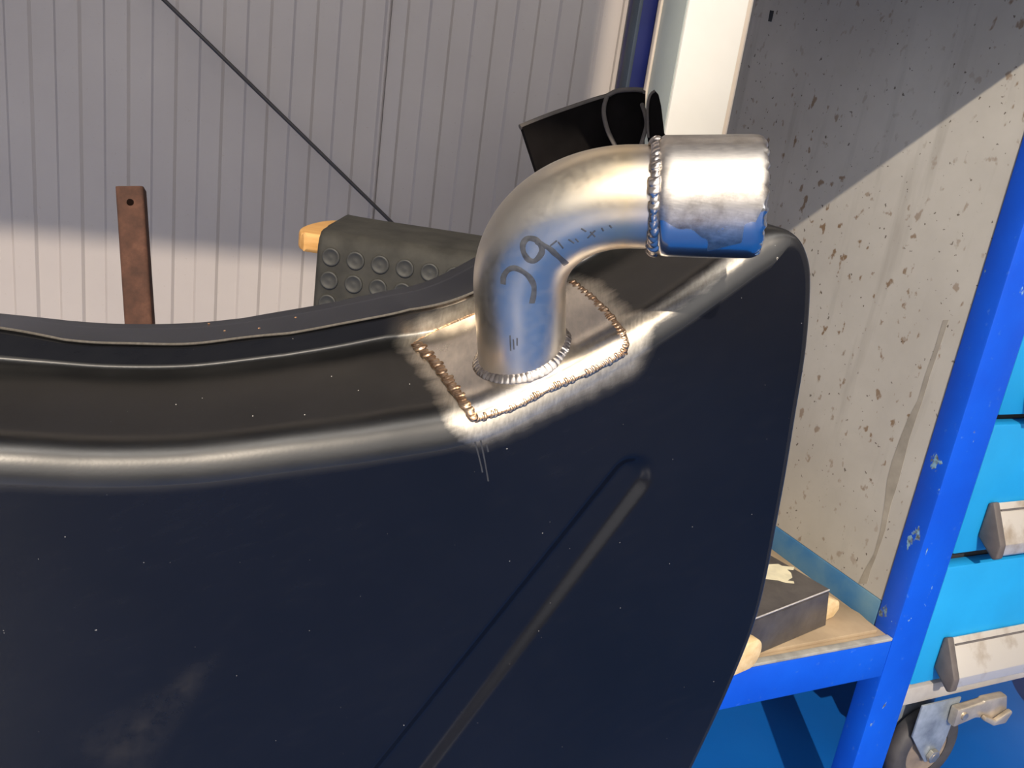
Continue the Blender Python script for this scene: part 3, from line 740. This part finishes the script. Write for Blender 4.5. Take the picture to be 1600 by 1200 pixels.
# ================================================================== TOOL CABINET ON CASTORS
CD0 = .030
cab = thing('tool_cabinet', 'light blue drawer cabinet on castors beside the blue bench post', 'tool cabinet', BFR(.45, .3, 0))
CA0, CA1 = .155, .78
box('carcass', BFR, CA0 + .012, CA1 - .012, CD0 + .022, .56, .200, .98, 'cabinet_inside', cab, .002)
box('side_wall', BFR, CA0 + .006, CA0 + .0118, CD0 + .022, .56, .200, .98, 'cabinet_blue', cab)
box('side_wall', BFR, CA1 - .0118, CA1 - .006, CD0 + .022, .56, .200, .98, 'cabinet_blue', cab)
box('top', BFR, CA0, CA1, CD0, .56, .981, 1.0, 'cabinet_blue', cab, .003)
box('base_bar', BFR, CA0 - .012, CA1 + .01, CD0 - .002, .56, .168, .197, 'grey_enamel', cab, .002)
for z0, z1 in ((.200, .393), (.412, .602), (.614, .79), (.802, .975)):
    dr = box('drawer', BFR, CA0, CA1, CD0, CD0 + .0215, z0, z1, 'cabinet_blue', cab, .004)
    hz0 = z0 + .006; hz1 = z0 + .078; ha0, ha1 = CA0 + .037, CA1 - .037
    # bow handle: an aluminium pull, sloping outwards to a nose near its lower edge, plastic ends
    out = [(CD0 - .0005, hz1 - .004), (CD0 - .006, hz1), (CD0 - .033, hz0 + .022), (CD0 - .034, hz0 + .008), (CD0 - .028, hz0 + .002), (CD0 - .024, hz0 + .012), (CD0 - .0005, hz1 - .02)]
    prism('handle', out, BFR, 'a', ha0 + .013, ha1 - .013, 'handle_alu', dr, .0008)
    capo = [(CD0 - .0005, hz1 - .002), (CD0 - .007, hz1 + .002), (CD0 - .035, hz0 + .023), (CD0 - .036, hz0 + .004), (CD0 - .030, hz0 - .001), (CD0 - .0005, hz0 + .02)]
    for a0, a1 in ((ha0, ha0 + .013), (ha1 - .013, ha1)): prism('handle_cap', capo, BFR, 'a', a0, a1, 'cap_plastic', dr, .0025)
    prism('handle_groove', [(CD0 - .0100, hz1 - .0080), (CD0 - .0120, hz1 - .0080), (CD0 - .0132, hz1 - .0095), (CD0 - .0112, hz1 - .0095)], BFR, 'a', ha0 + .014, ha1 - .014, 'cap_plastic', dr)
def castor(a, d, brake):
    wr = .069
    root = bpy.data.objects.new('castor', None); col.objects.link(root); root.location = tuple(BFR(a, d, wr)); attach(root, cab)
    # tyre, hub
    def lathe(name, prof, mat):
        V = []; S = 40
        for dd_, r_ in prof:
            for k in range(S):
                x = 2 * math.pi * k / S; V.append(BFR(a + r_ * math.cos(x), d + dd_, wr + r_ * math.sin(x)))
        o = new_obj(name, V, grid_faces(len(prof), S, True, 0, True), mat, None, True, 50); fix_normals(o); attach(o, root); return o
    lathe('tyre', [(-.012, .042), (-.0135, .050), (-.0135, .060), (-.010, .0665), (0, wr - .0003), (.010, .0665), (.0135, .060), (.0135, .050), (.012, .042)], 'tyre_rubber')
    lathe('hub', [(-.010, .004), (-.012, .014), (-.006, .026), (-.011, .0415), (.011, .0415), (.006, .026), (.012, .014), (.010, .004)], 'wheel_hub')
    for s in (-1, 1):
        pl = [(-.056, .167), (.026, .167), (.024, .090), (.018, .064), (.008, .056), (-.008, .056), (-.034, .086), (-.056, .112)]
        dd_ = d + s * .018
        prism('fork_plate', [(a + x, z) for x, z in pl], BFR, 'd', dd_ - .0015, dd_ + .0015, 'zinc_plate', root, .0006)
    tube('axle', [BFR(a, d - .027, wr), BFR(a, d, wr), BFR(a, d + .027, wr)], .0055, 'nut_steel', root, 10)
    hexp = [(a + .0115 * math.cos(x), wr + .0115 * math.sin(x)) for x in np.linspace(0, 2 * math.pi, 6, endpoint=False)]
    prism('nut', hexp, BFR, 'd', d - .0265, d - .0198, 'nut_steel', root, .0008)
    if brake:
        lv = [(.005, .160), (.060, .163), (.064, .166), (.112, .165), (.124, .138), (.116, .124), (.090, .122), (.062, .134), (.052, .136), (.008, .128)]
        prism('brake_lever', [(a + x, z - .001) for x, z in lv], BFR, 'd', d - .034, d - .0205, 'lever_steel', root, .003)
        prism('brake_pedal', [(a + x, z) for x, z in ((.062, .134), (.090, .119), (.118, .118), (.126, .136), (.122, .141), (.092, .128), (.064, .141))], BFR, 'd', d - .042, d - .0345, 'lever_steel', root, .002)
        tube('rivet', [BFR(a + .022, d - .037, .146), BFR(a + .022, d - .033, .146)], .006, 'nut_steel', root, 10)
castor(.240, .040, True)
castor(CA1 - .11, .040, True); castor(.240, .50, False); castor(CA1 - .11, .50, False)

# ================================================================== MAT ON A PLANK, RUBBER SHEET, RUSTY TUBE, CABLE
MZ = .712
BL, BR, FL, FRt = onz(482, 331, MZ), onz(790, 341, MZ), onz(500, 364, MZ), onz(760, 404, MZ)
fdir = FRt - FL; fdir /= np.linalg.norm(fdir); bdir = np.cross([0, 0, 1.], fdir)
mdep = max(.16, (BL - FL) @ bdir)
mfr = Fr((FL[0], FL[1], 0), fdir, bdir)
mlen = .31
tr = thing('trestle', 'wooden trestle plank with a rounded orange end under the studded mat', 'trestle', mfr(.3, .1, 0))
pln = [(mlen + .05, .012), (-.025, .012)] + [(-.025 - .022 * math.sin(x), .012 + (mdep - .02) * .5 * (1 - math.cos(x))) for x in np.linspace(0, math.pi, 14)] + [(mlen + .05, mdep - .008)]
prism('plank', pln, mfr, 'z', MZ - .03, MZ - .0045, 'plank_wood', tr, .005)
for a in (.01, .13):
    for d in (.03, mdep - .06): box('leg', mfr, a, a + .04, d, d + .04, 0, MZ - .03, 'plank_wood', tr)
mat_ = thing('studded_mat', 'dull black studded rubber mat draped over the wooden plank', 'rubber mat', mfr(.3, .08, MZ - .14))
# drape profile (d,z): back edge -> top -> soft fold -> hanging front
prf = [(mdep + .004, MZ - .03), (mdep + .002, MZ - .008), (mdep - .006, MZ + .001), (mdep * .6, MZ + .0005), (mdep * .3, MZ), (.016, MZ - .0008), (.006, MZ - .004), (.0005, MZ - .011), (-.002, MZ - .022), (-.003, MZ - .06), (-.0035, MZ - .10), (-.004, MZ - .165)]
prf = catmull(prf, 40); NA = 50; MV = []
for i in range(NA):
    a = mlen * i / (NA - 1)
    for d, z in prf:
        lift = .0015 * math.exp(-a / .02) * (d > mdep * .25) + .004 * math.sin(a * 9) * (1 - abs((d / mdep) - .5) * 2) * (d > 0)
        MV.append(mfr(a - (.012 * max(0, d / mdep)), d, z + max(0, lift)))
mo = new_obj('mat_sheet', MV, grid_faces(NA, 40), 'mat_rubber', mat_, True)
sol = mo.modifiers.new('thick', 'SOLIDIFY'); sol.thickness = .0035; sol.offset = 1
stud_me = None
pitch = .0335
for r_ in range(5):
    for c in range(9):
        a = .019 + c * pitch; z = MZ - .0285 - r_ * .0315
        d = np.interp(-z, [-p[1] for p in prf[20:]], [p[0] for p in prf[20:]])
        if stud_me is None:
            bm = bmesh.new(); S = 20
            pr = [(.0, 0.0126), (.0022, .0122), (.0030, .0112), (.0030, .0100), (.0021, .0088), (.0021, .0030), (.0026, .0006)]
            rg_ = [[bm.verts.new((q_ * math.cos(2 * math.pi * k / S), -h_, q_ * math.sin(2 * math.pi * k / S))) for k in range(S)] for h_, q_ in pr]
            for i in range(len(rg_) - 1):
                for k in range(S): bm.faces.new((rg_[i][k], rg_[i][(k + 1) % S], rg_[i + 1][(k + 1) % S], rg_[i + 1][k]))
            bm.faces.new(rg_[-1])
            bmesh.ops.recalc_face_normals(bm, faces=bm.faces)
            stud_me = bpy.data.meshes.new('stud'); bm.to_mesh(stud_me); bm.free(); stud_me.materials.append(MATS['stud_rubber'])
            stud_me.polygons.foreach_set('use_smooth', [True] * len(stud_me.polygons)); stud_me.set_sharp_from_angle(angle=math.radians(40))
        o = bpy.data.objects.new('stud', stud_me); col.objects.link(o); o.location = tuple(mfr(a, d - .0033, z)); o.rotation_euler = (0, 0, math.atan2(fdir[1], fdir[0])); attach(o, mat_)

# black rubber sheet curled behind the elbow, standing on the plank's far end
def sheet(name, top, bot, thick, parent):
    """a thick curled sheet: top and bottom edge polylines in space, offset by its thickness"""
    n = 40; T = catmull(top, n); Bm = catmull(bot, n)
    tg_ = np.gradient(T, axis=0); nn = np.stack([-tg_[:, 1], tg_[:, 0], 0 * tg_[:, 0]], 1); nn /= np.linalg.norm(nn, axis=1)[:, None]
    V = []; R_ = 10
    for i in range(n):
        for s in (-.5, .5):
            for j in range(R_):
                f = j / (R_ - 1); V.append(T[i] * (1 - f) + Bm[i] * f + nn[i] * thick * s)
    w_ = 2 * R_; Fs = []
    ringo = list(range(R_)) + [R_ + j for j in range(R_ - 1, -1, -1)]
    for i in range(n - 1):
        for k in range(len(ringo)):
            a, b = ringo[k], ringo[(k + 1) % len(ringo)]
            Fs.append((i * w_ + a, i * w_ + b, (i + 1) * w_ + b, (i + 1) * w_ + a))
    Fs.append(tuple(ringo)); Fs.append(tuple((n - 1) * w_ + k for k in ringo[::-1]))
    o = new_obj(name, V, Fs, 'black_rubber', parent, True, 40); fix_normals(o)
    o.data.materials.append(MATS['cut_rubber'])
    # the cut top edge shows paler
    Tz = {}
    for p in o.data.polygons:
        vs = list(p.vertices); loc = [v % w_ for v in vs]
        if all(x in (0, R_) for x in loc): p.material_index = 1
    return o
sh = thing('rubber_sheet', 'black rubber sheet with a curled end standing behind the pipe elbow', 'rubber sheet', at(930, 330, 1.50))
top = [at(813, 195, 1.50), at(850, 180, 1.515), at(895, 164, 1.525), at(945, 148, 1.52), at(985, 142, 1.50), at(1005, 141, 1.47)]
bot = [at(880, 400, 1.50), at(900, 400, 1.515), at(925, 400, 1.525), at(950, 400, 1.52), at(985, 400, 1.50), at(1000, 400, 1.47)]
sheet('sheet', top, bot, .010, sh)
tube('sheet_edge', catmull([p - np.array([0, .002, .004]) for p in top], 24), .0050, 'cut_rubber', sh, 8)
top2 = [at(946, 150, 1.44), at(962, 143, 1.425), at(985, 140, 1.42), at(1002, 141, 1.43)]
bot2 = [at(968, 262, 1.44), at(978, 268, 1.42), at(990, 268, 1.42), at(1000, 262, 1.43)]
# curled end: a narrow looped flap whose left rim sweeps down and right
fl = []
flap_rim = [at(948, 152, 1.45), at(944, 166, 1.445), at(944, 182, 1.44), at(950, 205, 1.435), at(960, 226, 1.43), at(968, 245, 1.43)]
tube('flap_rim', catmull(flap_rim, 20), .0038, 'cut_rubber', sh, 8)
tube('flap_rim', catmull([at(948, 150, 1.45), at(965, 142, 1.445), at(990, 140, 1.44), at(1004, 141, 1.44)], 16), .0040, 'cut_rubber', sh, 8)
tube('flap_rim', catmull([at(1003, 163, 1.43), at(1008, 178, 1.42), at(1010, 196, 1.415), at(1003, 222, 1.42), at(998, 240, 1.42)], 20), .0036, 'cut_rubber', sh, 8)
def flap(name, outline, depth, thick, mat):
    V = [at(x, y, depth + .012 * math.sin((y - 140) / 60)) for x, y in outline]; V2 = [at(x, y, depth + thick + .012 * math.sin((y - 140) / 60)) for x, y in outline]; k = len(V)
    o = new_obj(name, V + V2, [tuple(range(k)), tuple(range(2 * k - 1, k - 1, -1))] + [(i, (i + 1) % k, k + (i + 1) % k, k + i) for i in range(k)], mat, sh); fix_normals(o); return o
flap('flap', [(948, 152), (965, 144), (990, 142), (1004, 144), (1003, 165), (1008, 182), (1008, 200), (1000, 225), (994, 250), (972, 252), (960, 226), (950, 203), (946, 180), (946, 164)], 1.452, .008, 'black_rubber')
flap('flap', [(1012, 158), (1016, 146), (1023, 141), (1029, 148), (1033, 165), (1036, 190), (1038, 208), (1042, 216), (1040, 240), (1018, 240), (1012, 220), (1011, 200), (1010, 178)], 1.40, .010, 'black_rubber')
tube('flap_rim', catmull([at(1013, 215, 1.40), at(1012, 190, 1.40), at(1012, 165, 1.40), at(1016, 148, 1.40), at(1023, 142, 1.40)], 16), .0022, 'cut_rubber', sh, 8)
# the stand-off bracket that carries the sheet, hidden behind the shell
blkp = at(940, 400, 1.50)
box('foot', WORLD, blkp[0] - .06, blkp[0] + .10, blkp[1] - .02, blkp[1] + .03, 0.0, blkp[2] + .02, 'black_rubber', sh)

# rusty square tube with a drilled hole, leaning a little
tt, tb_ = at(205, 296, 1.30), None
axis = at(205, 296, 1.30) - at(219, 505, 1.295); axis /= np.linalg.norm(axis)
low = tt - axis * (tt[2] / axis[2])
rt = thing('rusty_tube', 'rusty brown square steel tube with a drilled hole, standing before the ribbed wall', 'steel tube', (low[0], low[1], 0))
yaw = math.radians(16)
rx = np.array([math.cos(yaw), math.sin(yaw), 0]); rx -= (rx @ axis) * axis; rx /= np.linalg.norm(rx); ry = np.cross(axis, rx)
Lt = np.linalg.norm(tt - low); hw = .0195
def tubept(x, y, h): return low + rx * x + ry * y + axis * h
S = 6; outl = []
for cx, cy, a0 in ((1, 1, 0), (-1, 1, 90), (-1, -1, 180), (1, -1, 270)):
    for k in range(4):
        a = math.radians(a0 + 30 * k); outl.append((cx * (hw - .005) + .005 * math.cos(a), cy * (hw - .005) + .005 * math.sin(a)))
n_o = len(outl); V = []
for h in (0.005, Lt):
    for x, y in outl: V.append(tubept(x, y, h))
for h in (0.005, Lt):
    for x, y in outl: V.append(tubept(x * .84, y * .84, h))
Fs = []
for i in range(n_o):
    j = (i + 1) % n_o
    Fs += [(i, j, n_o + j, n_o + i), (2 * n_o + j, 2 * n_o + i, 3 * n_o + i, 3 * n_o + j), (n_o + i, n_o + j, 3 * n_o + j, 3 * n_o + i), (j, i, 2 * n_o + i, 2 * n_o + j)]
to = new_obj('square_tube', V, Fs, 'rusty_steel', rt, True, 35); fix_normals(to)
# the drilled hole: cut with a boolean cylinder, then the cutter is removed
hc = tubept(0, 0, Lt - .0245)
cv = [hc + ry * s * .04 + .0052 * (rx * math.cos(x) + axis * math.sin(x)) for s in (-1.0, -.05) for x in np.linspace(0, 2 * math.pi, 20, endpoint=False)]
co_ = new_obj('hole_cutter', cv, grid_faces(2, 20, True) + [tuple(range(20)), tuple(range(39, 19, -1))], 'rusty_steel', rt); fix_normals(co_)
bmod = to.modifiers.new('hole', 'BOOLEAN'); bmod.object = co_; bmod.operation = 'DIFFERENCE'; bmod.solver = 'EXACT'
bpy.context.view_layer.update()
dg = bpy.context.evaluated_depsgraph_get(); nm_ = bpy.data.meshes.new_from_object(to.evaluated_get(dg)); to.modifiers.clear(); to.data = nm_
bpy.data.objects.remove(co_)
box('base_plate', WORLD, low[0] - .08, low[0] + .08, low[1] - .08, low[1] + .08, 0, .008, 'rusty_steel', rt)

# diagonal cable in front of the ribbed wall
wn_ = np.array([math.sin(TH), -math.cos(TH), 0]); w0 = WFR(0, 0, 0) + wn_ * .05
c_a = onp(200, -55, w0, wn_); c_b = onp(592, 328, w0, wn_); c_c = onp(640, 375, w0, wn_)
ex = c_a + (c_a - c_b) * 1.2
cb_ = tag(tube('cable', [ex, c_a, c_b, c_c, c_c + (c_c - c_b) * 1.0, c_c + (c_c - c_b) * 2.0], .0042, 'cable_black', None, 8), 'thin dark cable stretched diagonally across the ribbed wall', 'cable')
